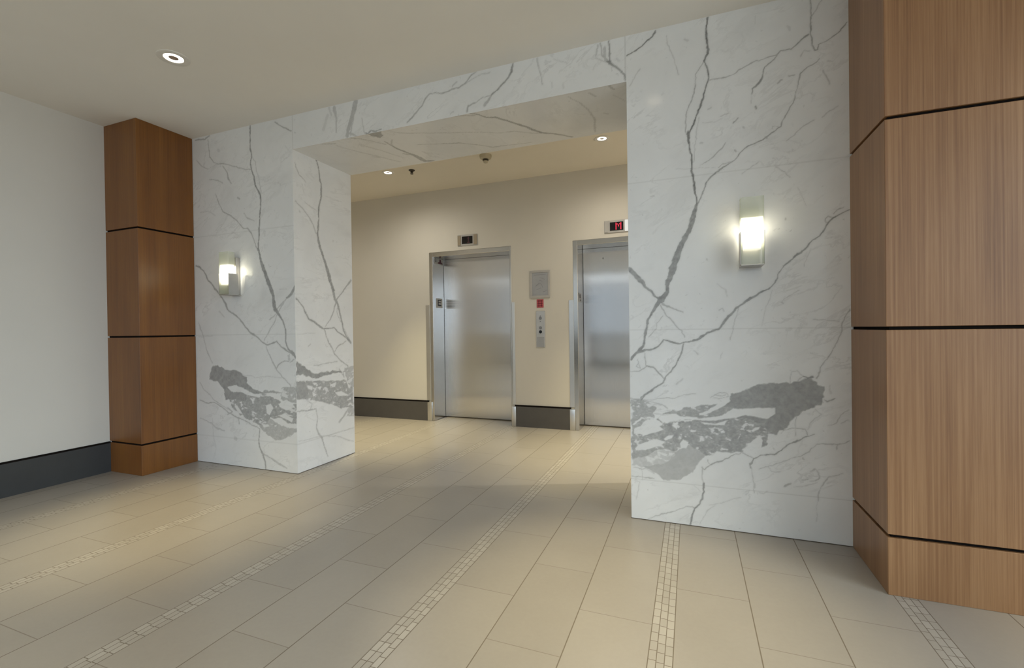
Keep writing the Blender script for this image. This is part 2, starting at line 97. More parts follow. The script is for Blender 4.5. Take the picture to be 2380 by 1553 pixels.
# ---------------------------------------------------------------- node helpers
class NT:
    def __init__(s, name):
        s.m = bpy.data.materials.new(name); s.m.use_nodes = True
        s.t = s.m.node_tree; s.t.nodes.clear()
        s.out = s.t.nodes.new('ShaderNodeOutputMaterial')
    def n(s, typ, **kw):
        o = s.t.nodes.new(typ)
        for k, v in kw.items(): setattr(o, k, v)
        return o
    def link(s, a, b): s.t.links.new(a, b)
    def put(s, sock, v):
        if isinstance(v, bpy.types.NodeSocket): s.link(v, sock)
        else: sock.default_value = v
    def math(s, op, a, b=0.0, c=0.0, clamp=False):
        o = s.n('ShaderNodeMath', operation=op, use_clamp=clamp)
        for i, v in enumerate((a, b, c)): s.put(o.inputs[i], v)
        return o.outputs[0]
    def mix(s, f, a, b, blend='MIX'):
        o = s.n('ShaderNodeMix', data_type='RGBA', blend_type=blend)
        s.put(o.inputs[0], f); s.put(o.inputs[6], a); s.put(o.inputs[7], b)
        return o.outputs[2]
    def noise(s, vec, scale, detail=4, rough=.55, dist=0.0):
        o = s.n('ShaderNodeTexNoise'); s.link(vec, o.inputs['Vector'])
        o.inputs['Scale'].default_value = scale; o.inputs['Detail'].default_value = detail
        o.inputs['Roughness'].default_value = rough; o.inputs['Distortion'].default_value = dist
        return o.outputs['Fac']
    def ramp(s, f, stops):
        o = s.n('ShaderNodeValToRGB'); s.link(f, o.inputs[0])
        el = o.color_ramp.elements
        while len(el) < len(stops): el.new(.5)
        for e, (p, c) in zip(el, stops): e.position = p; e.color = c
        return o.outputs[0]
    def maprange(s, v, a, b, c, d):
        o = s.n('ShaderNodeMapRange')
        for i, x in enumerate((v, a, b, c, d)): s.put(o.inputs[i], x)
        return o.outputs[0]
    def xyz(s, vec):
        o = s.n('ShaderNodeSeparateXYZ'); s.link(vec, o.inputs[0]); return o.outputs
    def comb(s, x, y, z):
        o = s.n('ShaderNodeCombineXYZ')
        for i, v in enumerate((x, y, z)): s.put(o.inputs[i], v)
        return o.outputs[0]
    def pos(s): return s.n('ShaderNodeNewGeometry').outputs['Position']
    def obj(s): return s.n('ShaderNodeTexCoord').outputs['Object']
    def bsdf(s, **kw):
        b = s.n('ShaderNodeBsdfPrincipled')
        for k, v in kw.items(): s.put(b.inputs[k.replace('_', ' ')], v)
        s.link(b.outputs[0], s.out.inputs[0]); return b
    def bump(s, h, strength, dist):
        o = s.n('ShaderNodeBump'); o.inputs['Strength'].default_value = strength
        o.inputs['Distance'].default_value = dist; s.link(h, o.inputs['Height']); return o.outputs[0]

def plain(name, col, rough=.5, metal=0.0, spec=.5, var=.06, vscale=9.0, coat=0.0):
    """a solid colour with a little procedural unevenness of its own"""
    t = NT(name); p = t.obj()
    f = t.noise(p, vscale, 5)
    lo = tuple(c*(1-var) for c in col[:3])+(1,); hi = tuple(min(1, c*(1+var)) for c in col[:3])+(1,)
    c = t.ramp(f, [(.3, lo), (.7, hi)])
    b = t.bsdf(Base_Color=c, Roughness=rough, Metallic=metal, Specular_IOR_Level=spec, Coat_Weight=coat)
    return t.m

# ---------------------------------------------------------------- dimensions (metres)
HC = 2.854            # main ceiling
HL = 2.872            # lift lobby ceiling
HS = 2.586            # underside of the lintel
X0, X1, X2, X3, X4 = -4.505, -4.093, -2.935, -0.339, 0.759
YF, YB = 2.8025, 3.475  # front and back of the marble portal
YCOL = 2.354          # front of the wood columns
YW = 5.025            # lobby back wall
XR = 2.75             # right wall of the room
YR = -3.25            # street wall behind
XLL, XLR = -6.6, 2.75

# ---------------------------------------------------------------- materials
def wood(name, dark, mid, light, fine, rough=.32, coat=.25, crough=.22, spec=.5):
    t = NT(name); p = t.pos(); x, y, z = t.xyz(p)
    h = t.math('ADD', x, t.math('MULTIPLY', y, 1.37))
    v1 = t.comb(t.math('MULTIPLY', h, 9), t.math('MULTIPLY', z, .55), t.math('MULTIPLY', y, 2))
    broad = t.noise(v1, 1.0, 3, .5, .4)
    v2 = t.comb(t.math('MULTIPLY', h, 120), t.math('MULTIPLY', z, .9), 0.0)
    lines = t.noise(v2, 1.0, 3, .6)
    v3 = t.comb(t.math('MULTIPLY', h, 420), t.math('MULTIPLY', z, 9), 0.0)
    pores = t.noise(v3, 1.0, 2, .6)
    v4 = t.comb(t.math('MULTIPLY', h, 3.2), t.math('MULTIPLY', z, .9), y)
    cloud = t.noise(v4, 1.0, 3)
    f = t.math('ADD', t.math('MULTIPLY', broad, .34), t.math('MULTIPLY', lines, fine))
    f = t.math('ADD', f, t.math('MULTIPLY', pores, .16))
    f = t.math('ADD', f, t.math('MULTIPLY', cloud, .22))
    f = t.maprange(f, .36+.5*fine-.17-.10*fine, .36+.5*fine+.17+.10*fine, 0, 1)
    c = t.ramp(f, [(.05, dark), (.5, mid), (.95, light)])
    b = t.bsdf(Base_Color=c, Roughness=rough, Specular_IOR_Level=spec, Coat_Weight=coat, Coat_Roughness=crough)
    t.link(t.bump(lines, .04, .002), b.inputs['Normal'])
    return t.m

def marble():
    t = NT('polished_white_marble'); p = t.pos()
    a = t.n('ShaderNodeAttribute', attribute_name='vein').outputs['Fac']
    j = t.n('ShaderNodeAttribute', attribute_name='seam').outputs['Fac']
    big = t.noise(p, 2.6, 5, .6, .6)
    px, py, pz = t.xyz(p)
    dg = t.comb(t.math('ADD', t.math('MULTIPLY', px, 1.0), t.math('MULTIPLY', pz, .8)), py, t.math('SUBTRACT', t.math('MULTIPLY', pz, 2.6), t.math('MULTIPLY', px, 1.5)))
    wisp = t.noise(dg, 2.6, 6, .60, .5)
    mist = t.noise(dg, 1.7, 5, .6, .3)
    speck = t.noise(p, 26, 5, .65, .5)
    base = t.ramp(big, [(.3, (.725, .735, .745, 1)), (.7, (.79, .80, .81, 1))])
    w = t.maprange(t.math('ABSOLUTE', t.math('SUBTRACT', wisp, .5)), 0, .028, 1, 0)
    w = t.math('MULTIPLY', w, t.maprange(big, .46, .66, 0, .20))
    w = t.math('ADD', w, t.maprange(mist, .56, .74, 0, .10))
    s = t.maprange(speck, .645, .78, 0, .34)
    f = t.math('MAXIMUM', t.math('MAXIMUM', w, s), t.math('MULTIPLY', a, t.maprange(speck, .25, .75, 1.12, .86)))
    c = t.mix(f, base, (.105, .107, .105, 1))
    c = t.mix(j, c, (.33, .33, .32, 1))
    t.bsdf(Base_Color=c, Roughness=.13, Specular_IOR_Level=.35)
    return t.m

def floor_tiles():
    t = NT('beige_floor_tiles'); p = t.pos(); x, y, z = t.xyz(p)
    P, SW, TW, TL = .925, .080, .28167, .577
    g = .0019
    u = t.math('DIVIDE', t.math('ADD', x, .148), P)
    bay = t.math('FLOOR', u)
    m = t.math('MULTIPLY', t.math('SUBTRACT', u, bay), P)
    is_strip = t.math('LESS_THAN', m, SW)
    tc = t.math('DIVIDE', t.math('SUBTRACT', m, SW), TW)
    col = t.math('FLOOR', tc); fr = t.math('SUBTRACT', tc, col)
    idx = t.math('ADD', t.math('MULTIPLY', bay, 3), col)
    par = t.math('FLOORED_MODULO', idx, 2)
    ph = t.math('SUBTRACT', .374, t.math('MULTIPLY', par, .288))
    v = t.math('DIVIDE', t.math('SUBTRACT', y, ph), TL)
    row = t.math('FLOOR', v); fv = t.math('SUBTRACT', v, row)
    dx = t.math('MULTIPLY', t.math('MINIMUM', fr, t.math('SUBTRACT', 1, fr)), TW)
    dy = t.math('MULTIPLY', t.math('MINIMUM', fv, t.math('SUBTRACT', 1, fv)), TL)
    gt = t.math('MAXIMUM', t.maprange(dx, g*.75, g*1.35, 1, 0), t.maprange(dy, g*.5, g*1.15, .62, 0))
    wn = t.n('ShaderNodeTexWhiteNoise', noise_dimensions='2D'); t.link(t.comb(idx, row, 0.0), wn.inputs['Vector'])
    cloud = t.noise(p, 3.1, 6, .62)
    fine = t.noise(p, 55, 4, .6)
    k = t.math('ADD', t.math('MULTIPLY', cloud, .5), t.math('ADD', t.math('MULTIPLY', wn.outputs['Value'], .22), t.math('MULTIPLY', fine, .28)))
    tile = t.ramp(k, [(.25, TILE_LO), (.75, TILE_HI)])
    tile = t.mix(gt, tile, GROUT)
    # the three-row mosaic strips of small marble bricks
    mc = t.math('DIVIDE', m, SW/3)
    mcol = t.math('FLOOR', mc); mf = t.math('SUBTRACT', mc, mcol)
    w1 = t.n('ShaderNodeTexWhiteNoise', noise_dimensions='2D'); t.link(t.comb(mcol, bay, 0.0), w1.inputs['Vector'])
    mv = t.math('ADD', t.math('DIVIDE', y, .0505), t.math('MULTIPLY', w1.outputs['Value'], 1.0))
    mrow = t.math('FLOOR', mv); mfv = t.math('SUBTRACT', mv, mrow)
    ddx = t.math('MULTIPLY', t.math('MINIMUM', mf, t.math('SUBTRACT', 1, mf)), SW/3)
    ddy = t.math('MULTIPLY', t.math('MINIMUM', mfv, t.math('SUBTRACT', 1, mfv)), .0505)
    mg = t.maprange(t.math('MINIMUM', ddx, ddy), .0010, .0018, 1, 0)
    w2 = t.n('ShaderNodeTexWhiteNoise', noise_dimensions='3D'); t.link(t.comb(mcol, mrow, bay), w2.outputs and w2.inputs['Vector'])
    mk = t.math('ADD', t.math('MULTIPLY', w2.outputs['Value'], .65), t.math('MULTIPLY', t.noise(p, 40, 4, .6, 1.0), .35))
    brick = t.ramp(mk, [(.1, BRICK_LO), (.9, BRICK_HI)])
    brick = t.mix(mg, brick, GROUT)
    c = t.mix(is_strip, tile, brick)
    groove = t.math('MAXIMUM', t.math('MULTIPLY', is_strip, mg), t.math('MULTIPLY', t.math('SUBTRACT', 1, is_strip), gt))
    b = t.bsdf(Base_Color=c, Roughness=t.math('ADD', .30, t.math('MULTIPLY', groove, .4)), Specular_IOR_Level=.45)
    t.link(t.bump(t.math('SUBTRACT', 1, groove), .25, .0015), b.inputs['Normal'])
    return t.m

def paint(name, col, rough=.55):
    t = NT(name); p = t.pos()
    f = t.noise(p, 1.3, 4); f2 = t.noise(p, 180, 2)
    lo = tuple(c*.975 for c in col[:3])+(1,); hi = tuple(c*1.02 for c in col[:3])+(1,)
    b = t.bsdf(Base_Color=t.ramp(f, [(.3, lo), (.7, hi)]), Roughness=rough, Specular_IOR_Level=.35)
    t.link(t.bump(f2, .05, .001), b.inputs['Normal'])
    return t.m

def steel(name, col, rough, spread, streak=.05):
    t = NT(name); p = t.pos(); x, y, z = t.xyz(p)
    h = t.math('ADD', x, y)
    s = t.noise(t.comb(t.math('MULTIPLY', h, 260), t.math('MULTIPLY', z, 3), 0.0), 1.0, 3)
    lo = tuple(c*(1-streak) for c in col[:3])+(1,)
    c = t.ramp(s, [(.3, lo), (.7, col)])
    b = t.bsdf(Base_Color=c, Metallic=1.0, Roughness=rough)
    # vertical brushing: hair-fine grooves scatter reflections sideways only
    geo = t.n('ShaderNodeNewGeometry')
    tg = t.n('ShaderNodeVectorMath', operation='CROSS_PRODUCT')
    t.link(geo.outputs['True Normal'], tg.inputs[0]); tg.inputs[1].default_value = (0, .3, 1)
    w1 = t.n('ShaderNodeTexWhiteNoise', noise_dimensions='3D'); sc = t.n('ShaderNodeVectorMath', operation='SCALE')
    t.link(p, sc.inputs[0]); sc.inputs['Scale'].default_value = 7919.0; t.link(sc.outputs[0], w1.inputs['Vector'])
    rgb = t.n('ShaderNodeSeparateXYZ'); t.link(w1.outputs['Color'], rgb.inputs[0])
    k = t.math('MULTIPLY', t.math('SUBTRACT', t.math('ADD', rgb.outputs[0], rgb.outputs[1]), 1.0), spread)
    off = t.n('ShaderNodeVectorMath', operation='SCALE'); t.link(tg.outputs[0], off.inputs[0]); t.link(k, off.inputs['Scale'])
    wav = t.noise(t.comb(t.math('MULTIPLY', x, 1.6), t.math('MULTIPLY', z, .8), 0.0), 1.0, 2)
    add = t.n('ShaderNodeVectorMath', operation='ADD'); t.link(t.bump(wav, .10, .02), add.inputs[0]); t.link(off.outputs[0], add.inputs[1])
    nrm = t.n('ShaderNodeVectorMath', operation='NORMALIZE'); t.link(add.outputs[0], nrm.inputs[0])
    t.link(nrm.outputs[0], b.inputs['Normal'])
    return t.m

def glow(name, col, strength):
    t = NT(name)
    e = t.n('ShaderNodeEmission'); e.inputs[0].default_value = col; e.inputs[1].default_value = strength
    t.link(e.outputs[0], t.out.inputs[0]); return t.m

def opal_glow(name, col, strength, z0, z1):
    """opal lamp tube: full over the filament, fading toward both ends of the tube"""
    t = NT(name); x, y, z = t.xyz(t.obj())
    a = t.maprange(z, z0, z0+.075, .02, 1); b = t.maprange(z, z1-.06, z1, 1, .05)
    k = t.math('MULTIPLY', a, b)
    e = t.n('ShaderNodeEmission'); e.inputs[0].default_value = col
    t.link(t.math('MULTIPLY', k, strength), e.inputs[1])
    t.link(e.outputs[0], t.out.inputs[0]); return t.m

def frosted(name, col, alpha):
    t = NT(name)
    tr = t.n('ShaderNodeBsdfTransparent'); tr.inputs[0].default_value = (1, 1, 1, 1)
    tl = t.n('ShaderNodeBsdfTranslucent'); tl.inputs[0].default_value = col
    df = t.n('ShaderNodeBsdfDiffuse'); df.inputs[0].default_value = col
    gl = t.n('ShaderNodeBsdfGlossy'); gl.inputs['Roughness'].default_value = .15
    m1 = t.n('ShaderNodeMixShader'); m1.inputs[0].default_value = .5; t.link(tl.outputs[0], m1.inputs[1]); t.link(df.outputs[0], m1.inputs[2])
    m2 = t.n('ShaderNodeMixShader'); m2.inputs[0].default_value = alpha; t.link(tr.outputs[0], m2.inputs[1]); t.link(m1.outputs[0], m2.inputs[2])
    m3 = t.n('ShaderNodeMixShader'); m3.inputs[0].default_value = .05; t.link(m2.outputs[0], m3.inputs[1]); t.link(gl.outputs[0], m3.inputs[2])
    t.link(m3.outputs[0], t.out.inputs[0]); return t.m

def window_glass(name):
    t = NT(name)
    tr = t.n('ShaderNodeBsdfTransparent'); tr.inputs[0].default_value = (.93, .96, .96, 1)
    gl = t.n('ShaderNodeBsdfGlossy'); gl.inputs['Roughness'].default_value = .02
    m = t.n('ShaderNodeMixShader'); m.inputs[0].default_value = .06
    t.link(tr.outputs[0], m.inputs[1]); t.link(gl.outputs[0], m.inputs[2]); t.link(m.outputs[0], t.out.inputs[0]); return t.m

TILE_LO = (.315, .292, .262, 1); TILE_HI = (.370, .346, .315, 1)
GROUT = (.165, .140, .110, 1); BRICK_LO = (.355, .333, .302, 1); BRICK_HI = (.435, .415, .385, 1)
M_MARBLE = marble()
M_FLOOR = floor_tiles()
M_CEIL = paint('warm_white_ceiling_paint', (.80, .775, .725, 1), .7)
M_CEIL_LOBBY = paint('cream_lobby_ceiling_paint', (.76, .71, .62, 1), .7)
M_WALL_L = paint('pale_grey_wall_paint', (.61, .595, .56, 1))
M_WALL_B = paint('beige_wall_paint', (.60, .575, .525, 1))
M_WOOD_L = wood('shaded_wood_veneer', (.105, .035, .005, 1), (.180, .066, .010, 1), (.25, .105, .018, 1), .30, .38, .20, .32, .5)  # left column's shade is put into this darker copy of the veneer
M_WOOD_R = wood('brown_wood_veneer', (.170, .076, .030, 1), (.265, .134, .058, 1), (.375, .212, .102, 1), .62, .40, .12)  # same wood, with the window light put into a lighter colour
M_BLACK = plain('black_reveal', (.008, .006, .005, 1), .9, spec=.1)
M_JOINT = plain('dark_floor_joint', (.085, .07, .055, 1), .7)
M_WAINS = plain('dark_brown_wainscot', (.085, .070, .052, 1), .4)
M_BASE_L = plain('charcoal_baseboard', (.038, .042, .046, 1), .35)
M_BASE_B = plain('dark_grey_baseboard', (.085, .080, .076, 1), .35)
M_STEEL = steel('brushed_stainless_steel', (.63, .63, .64, 1), .09, .32)
M_STEEL_F = steel('satin_stainless_frame', (.58, .565, .54, 1), .16, .15)
M_GUARD = plain('polished_stainless', (.70, .70, .70, 1), .30, 1.0, var=.03)
M_TRIM = plain('white_metal_trim', (.72, .70, .66, 1), .45)
M_REFL = plain('lamp_reflector', (.80, .78, .74, 1), .25, .8)
M_LAMP = glow('warm_lamp', (1, .86, .66, 1), 9.0)
M_GLASS = frosted('frosted_greenish_glass', (.80, .84, .70, 1), .34)
M_NICKEL = plain('brushed_nickel', (.47, .45, .42, 1), .32, .9)
M_SCREEN = plain('black_display', (.004, .003, .004, 1), .12)
M_LED = glow('red_led', (.85, .06, .10, 1), .9)
M_LEDOFF = plain('unlit_led', (.045, .004, .012, 1), .4)
M_LENS = plain('tan_lens', (.30, .25, .18, 1), .35)
M_LENSON = glow('lit_lens', (1, .97, .88, 1), .75)
M_PLATE = plain('grey_steel_plate', (.50, .50, .50, 1), .35, .55)
M_PLATE_D = plain('grey_engraved_plate', (.36, .365, .38, 1), .4, .3)
M_FRAMEG = plain('pale_grey_frame', (.40, .39, .38, 1), .4)
M_RED = plain('red_sign_plate', (.42, .075, .085, 1), .4)
M_REDD = plain('dark_red_print', (.20, .022, .035, 1), .5)
M_WHITE = plain('white_plate', (.62, .62, .61, 1), .4)
M_MAROON = plain('maroon_print', (.085, .004, .018, 1), .5)
M_NAVY = plain('dark_glyph', (.018, .018, .032, 1), .5)
M_GREYB = plain('grey_button', (.22, .22, .23, 1), .3, .5)
M_LINE = plain('engraved_line', (.25, .255, .265, 1), .5)
M_CREAM = plain('cream_plastic', (.50, .45, .34, 1), .5)
M_DARKP = plain('dark_plastic', (.05, .04, .028, 1), .5)
M_ALU = plain('aluminium_mullion', (.35, .35, .36, 1), .4, .8)
M_WGLASS = window_glass('storefront_glass')

# ---------------------------------------------------------------- marble faces with traced veining
def fbm(u, v, freq, octaves=4, seed=0):
    """smooth value noise on arrays"""
    r = np.random.default_rng(seed); N = 257
    tot = np.zeros_like(u); amp = 1.0; s = 0
    for o in range(octaves):
        T = r.random((N, N)).astype(np.float32)*2-1
        a = (u*freq+37.7*o) % (N-1); b = (v*freq+11.3*o) % (N-1)
        i = a.astype(int); j = b.astype(int); fa = a-i; fb = b-j
        fa = fa*fa*(3-2*fa); fb = fb*fb*(3-2*fb)
        i2 = (i+1) % N; j2 = (j+1) % N
        tot += amp*((T[i, j]*(1-fa)+T[i2, j]*fa)*(1-fb)+(T[i, j2]*(1-fa)+T[i2, j2]*fa)*fb)
        s += amp; amp *= .5; freq *= 2
    return tot/s

def poly_sd(u, v, pts):
    """signed distance (negative inside) to a polygon"""
    d = np.full(u.shape, 1e9, np.float32); ins = np.zeros(u.shape, bool)
    n = len(pts)
    for k in range(n):
        (ax, ay), (bx, by) = pts[k], pts[(k+1) % n]
        ex, ey = bx-ax, by-ay; L = ex*ex+ey*ey+1e-12
        t = np.clip(((u-ax)*ex+(v-ay)*ey)/L, 0, 1)
        d = np.minimum(d, np.hypot(u-ax-t*ex, v-ay-t*ey))
        if ay != by:
            c = ((ay > v) != (by > v)) & (u < ex*(v-ay)/(by-ay)+ax)
            ins ^= c
    return np.where(ins, -d, d)

def sub(u, v, lo, hi, m):
    return (u > lo[0]-m) & (u < hi[0]+m) & (v > lo[1]-m) & (v < hi[1]+m)

def vein_field(data, U, V, seed):
    u0, v0 = U.copy(), V.copy()
    ju = fbm(U, V, 14, 4, seed)*.010+fbm(U, V, 70, 3, seed+1)*.0035
    jv = fbm(U, V, 14, 4, seed+2)*.010+fbm(U, V, 70, 3, seed+3)*.0035
    U = U+ju; V = V+jv
    pu = u0+fbm(U, V, 30, 4, seed+4)*.020; pv = v0+fbm(U, V, 30, 4, seed+5)*.014
    mot = .6*fbm(u0*.75-v0*.35, v0*1.5+u0*.3, 44, 5, seed+6)+.4*fbm(u0, v0*1.3, 17, 3, seed+9)
    grain = fbm(u0, v0, 60, 4, seed+7)
    F = np.zeros(U.shape, np.float32)
    for dk, mt, pts in data['P']:
        pts = [(a/1000, b/1000) for a, b in pts]
        lo = np.min(pts, 0); hi = np.max(pts, 0); k = sub(u0, v0, lo, hi, .05)
        sd = poly_sd(pu[k], pv[k], pts)
        a = np.clip(.5-sd/.006, 0, 1)*dk/100*(1+.12*grain[k])
        if mt:
            hole = np.clip((mot[k]-.17+.20*(mt/100-.5))/.13, 0, 1)*.85
            a = a*(1-hole)*(1-.22*np.clip(fbm(u0[k], v0[k]*1.4, 90, 3, seed+10)*2, 0, 1))
        F[k] = np.maximum(F[k], a)
    for pts in data['W']:
        pts = [(a/1000, b/1000) for a, b in pts]
        lo = np.min(pts, 0); hi = np.max(pts, 0); k = sub(u0, v0, lo, hi, .03)
        sd = poly_sd(u0[k]+ju[k]*.6, v0[k]+jv[k]*.6, pts)
        F[k] *= 1-np.clip(.5-sd/.005, 0, 1)*.97
    thick = .85+.35*fbm(u0, v0, 22, 3, seed+8)
    for dk, pts in data['V']:
        P = [(a/1000, b/1000, w/2000) for a, b, w in pts]
        xy = [(p[0], p[1]) for p in P]
        lo = np.min(xy, 0); hi = np.max(xy, 0); k = sub(u0, v0, lo, hi, .05)
        uu, vv = U[k], V[k]
        best = np.full(uu.shape, 1e9, np.float32)
        for (ax, ay, aw), (bx, by, bw) in zip(P, P[1:]):
            ex, ey = bx-ax, by-ay; L = ex*ex+ey*ey+1e-12
            t = np.clip(((uu-ax)*ex+(vv-ay)*ey)/L, 0, 1)
            w = aw+(bw-aw)*t
            best = np.minimum(best, np.hypot(uu-ax-t*ex, vv-ay-t*ey)-w*.92*thick[k])
        core = np.clip(.5-best/.0035, 0, 1)
        halo = np.clip(1-best/.016, 0, 1)**2*.16
        F[k] = np.maximum(F[k], dk/100*np.maximum(core*(1+.2*grain[k]), halo))
    return np.clip(F, 0, 1)

def marble_face(name, face, axis, val, a0, a1, b0, b1, step, parent, seams=(), seed=1, flip=False):
    na = int(round((a1-a0)/step))+1; nb = int(round((b1-b0)/step))+1
    A, B = np.meshgrid(np.linspace(a0, a1, na), np.linspace(b0, b1, nb), indexing='ij')
    F = vein_field(VEINS[face], A.astype(np.float32), B.astype(np.float32), seed)
    J = np.zeros(F.shape, np.float32)
    for kind, c, lo, hi, dk in seams:
        d = np.abs((B if kind == 'h' else A)-c); o = A if kind == 'h' else B
        J = np.maximum(J, np.clip(1-d/(step*1.05), 0, 1)*dk*((o >= lo) & (o <= hi)))
    off = parent_loc(parent)
    co = np.zeros((na*nb, 3), np.float32)
    if axis == 'y': co[:, 0] = A.ravel(); co[:, 1] = val; co[:, 2] = B.ravel()
    elif axis == 'x': co[:, 1] = A.ravel(); co[:, 0] = val; co[:, 2] = B.ravel()
    else: co[:, 0] = A.ravel(); co[:, 1] = B.ravel(); co[:, 2] = val
    co -= np.array(off, np.float32)
    i = np.arange((na-1)*(nb-1)); r = i//(nb-1); c = i % (nb-1); q = r*nb+c
    quad = np.stack([q, q+nb, q+nb+1, q+1], 1)
    if flip: quad = quad[:, ::-1]
    me = bpy.data.meshes.new(name); nf = len(quad)
    me.vertices.add(na*nb); me.vertices.foreach_set('co', co.ravel())
    me.loops.add(nf*4); me.loops.foreach_set('vertex_index', quad.ravel().astype(np.int32))
    me.polygons.add(nf); me.polygons.foreach_set('loop_start', np.arange(0, nf*4, 4, dtype=np.int32))
    me.update(calc_edges=True)
    for nm, arr in (('vein', F), ('seam', J)):
        at = me.attributes.new(nm, 'FLOAT', 'POINT'); at.data.foreach_set('value', arr.ravel().astype(np.float32))
    me.materials.append(M_MARBLE)
    o = bpy.data.objects.new(name, me); COL.objects.link(o); o.parent = parent
    return o

# ================================================================ SETTING
struct(MB().box(XLL-.2, XR+.2, YR-.2, 6.2, -.12, 0).build('floor', M_FLOOR), 'beige large-format tile floor inlaid with pale mosaic strips')
struct(MB().box(X0-.2, XR+.2, YR-.2, YF+.1, HC, HC+.12).build('ceiling', M_CEIL), 'plain warm white ceiling over the front hall')
struct(MB().box(XLL-.2, XLR+.2, YB-.02, 6.2, HL, HL+.12).build('ceiling_lobby', M_CEIL_LOBBY), 'cream ceiling over the recessed elevator lobby')
struct(MB().box(X0-.15, X0, YR-.2, YF+.3, 0, HC).build('wall_left', M_WALL_L), 'pale grey painted wall beside the dark wood column')
GY0, GY1, GZ0, GZ1 = -3.0, 1.7, .12, 2.70      # unseen glazing added in the right wall to bring in daylight
m = MB().box(XR, XR+.15, YR-.2, GY0, 0, HL).box(XR, XR+.15, GY1, 6.2, 0, HL).box(XR, XR+.15, GY0, GY1, 0, GZ0).box(XR, XR+.15, GY0, GY1, GZ1, HL)
struct(m.build('wall_right', M_WALL_L))
# lobby front partition behind the portal: left and right of the opening
m = MB().box(XLL, X1+.02, YB-.14, YB, 0, HL).box(X4-.02, XR, YB-.14, YB, 0, HL)
struct(m.build('wall_partition', M_WALL_L))
struct(MB().box(XLL-.15, XLL, YB-.14, 6.2, 0, HL).build('wall_lobby_side', M_WALL_B))
# lobby back wall with the two lift openings
D1 = (-3.047, -1.944); D2 = (-1.212, -.109); DH = 2.106
m = MB()
m.box(XLL, D1[0], YW, YW+.22, 0, DH).box(D1[1], D2[0], YW, YW+.22, 0, DH).box(D2[1], XLR, YW, YW+.22, 0, DH)
m.box(XLL, XLR, YW, YW+.22, DH, HL)
struct(m.build('wall_back', M_WALL_B), 'beige painted lobby wall around the elevator openings')
# rear wall with a clerestory
WX0, WX1, WZ0, WZ1 = -4.3, -1.6, .98, 2.80
VX0, VX1, VZ0 = -1.40, 2.60, .10
m = MB().box(X0, WX0, YR-.15, YR, 0, HC).box(WX1, VX0, YR-.15, YR, 0, HC).box(VX1, XR, YR-.15, YR, 0, HC).box(VX0, VX1, YR-.15, YR, 0, VZ0).box(VX0, VX1, YR-.15, YR, WZ1, HC).box(WX0, WX1, YR-.15, YR, 0, WZ0).box(WX0, WX1, YR-.15, YR, WZ1, HC)
struct(m.build('wall_rear', M_WALL_L))
def window(name, label, horiz, a0, a1, z0, z1, c, nb, tr=0):
    w = thing(name, label, 'window', ((a0+a1)/2, c, z0) if horiz else (c, (a0+a1)/2, z0)); w['kind'] = 'structure'
    def bx(m, p0, p1, d0, d1, q0, q1):
        return m.box(p0, p1, c+d0, c+d1, q0, q1) if horiz else m.box(c+d0, c+d1, p0, p1, q0, q1)
    m = MB()
    for k in range(nb+1):
        q = a0+(a1-a0)*k/nb; bx(m, q-.022, q+.022, -.03, .03, z0, z1)
    bx(m, a0, a1, -.03, .03, z0, z0+.035); bx(m, a0, a1, -.03, .03, z1-.03, z1)
    if tr: bx(m, a0, a1, -.03, .03, tr-.02, tr+.02)
    m.build('window_frame', M_ALU, w)
    for k in range(nb):
        m = MB(); bx(m, a0+(a1-a0)*k/nb+.022, a0+(a1-a0)*(k+1)/nb-.022, -.003, .003, z0+.035, z1-.03); m.build('pane', M_WGLASS, w)
m = MB().box(X0, VX0-.1, YR, YR+.03, 0, .92).box(X0, VX0-.1, YR, YR+.045, .92, .95)
struct(m.build('trim_1', M_WAINS), 'dark wood wainscot along the wall behind the viewer')
window('window_1', 'long window with a transom bar in the wall behind the viewer', True, WX0, WX1, WZ0, WZ1, YR-.08, 2, 2.50)
window('window_3', 'full height glazing in the wall behind the viewer', True, VX0, VX1, VZ0, WZ1, YR-.08, 4, 2.50)
window('window_2', 'glazing added unseen in the right wall for more daylight', False, GY0, GY1, GZ0, GZ1, XR+.08, 4)

# baseboards
b = struct(MB().box(X0, X0+.012, YR, YCOL, 0, .236).build('baseboard_left', M_BASE_L), 'charcoal baseboard along the pale left wall')
MB().box(X0, X0+.0135, YR, YCOL, .236, .249).build('reveal_strip', M_BLACK, b)
YBB = 5.012
def base_back(x0, x1, lab, caps):
    b = struct(MB().box(x0, x1, YBB, YW, 0, .236).build('baseboard_back', M_BASE_B), lab)
    MB().box(x0-(.012 if caps[0] else 0), x1+(.012 if caps[1] else 0), YBB-.001, YW+.001, .238, .253).build('reveal_strip', M_BLACK, b)
    for side, (c0, c1) in zip((0, 1), caps):
        if c0 is None: continue
        c = MB().box(c0, c1, YBB-.006, YW+.03, 0, .236, .006).build('end_cap', M_GUARD, b, True)
        c['label'] = 'rounded stainless end cap'
    return b
base_back(XLL, -3.085, 'dark grey baseboard left of the first elevator', ((None, None), (-3.092, -3.028)))
base_back(-1.905, -1.262, 'dark grey baseboard between the two elevators', ((-1.958, -1.903), (-1.264, -1.200)))
base_back(D2[1]+.05, XLR, 'dark grey baseboard right of the second elevator', ((None, None), (None, None)))

# ================================================================ MARBLE PORTAL
ZJ = (.236, 1.118, 1.982)
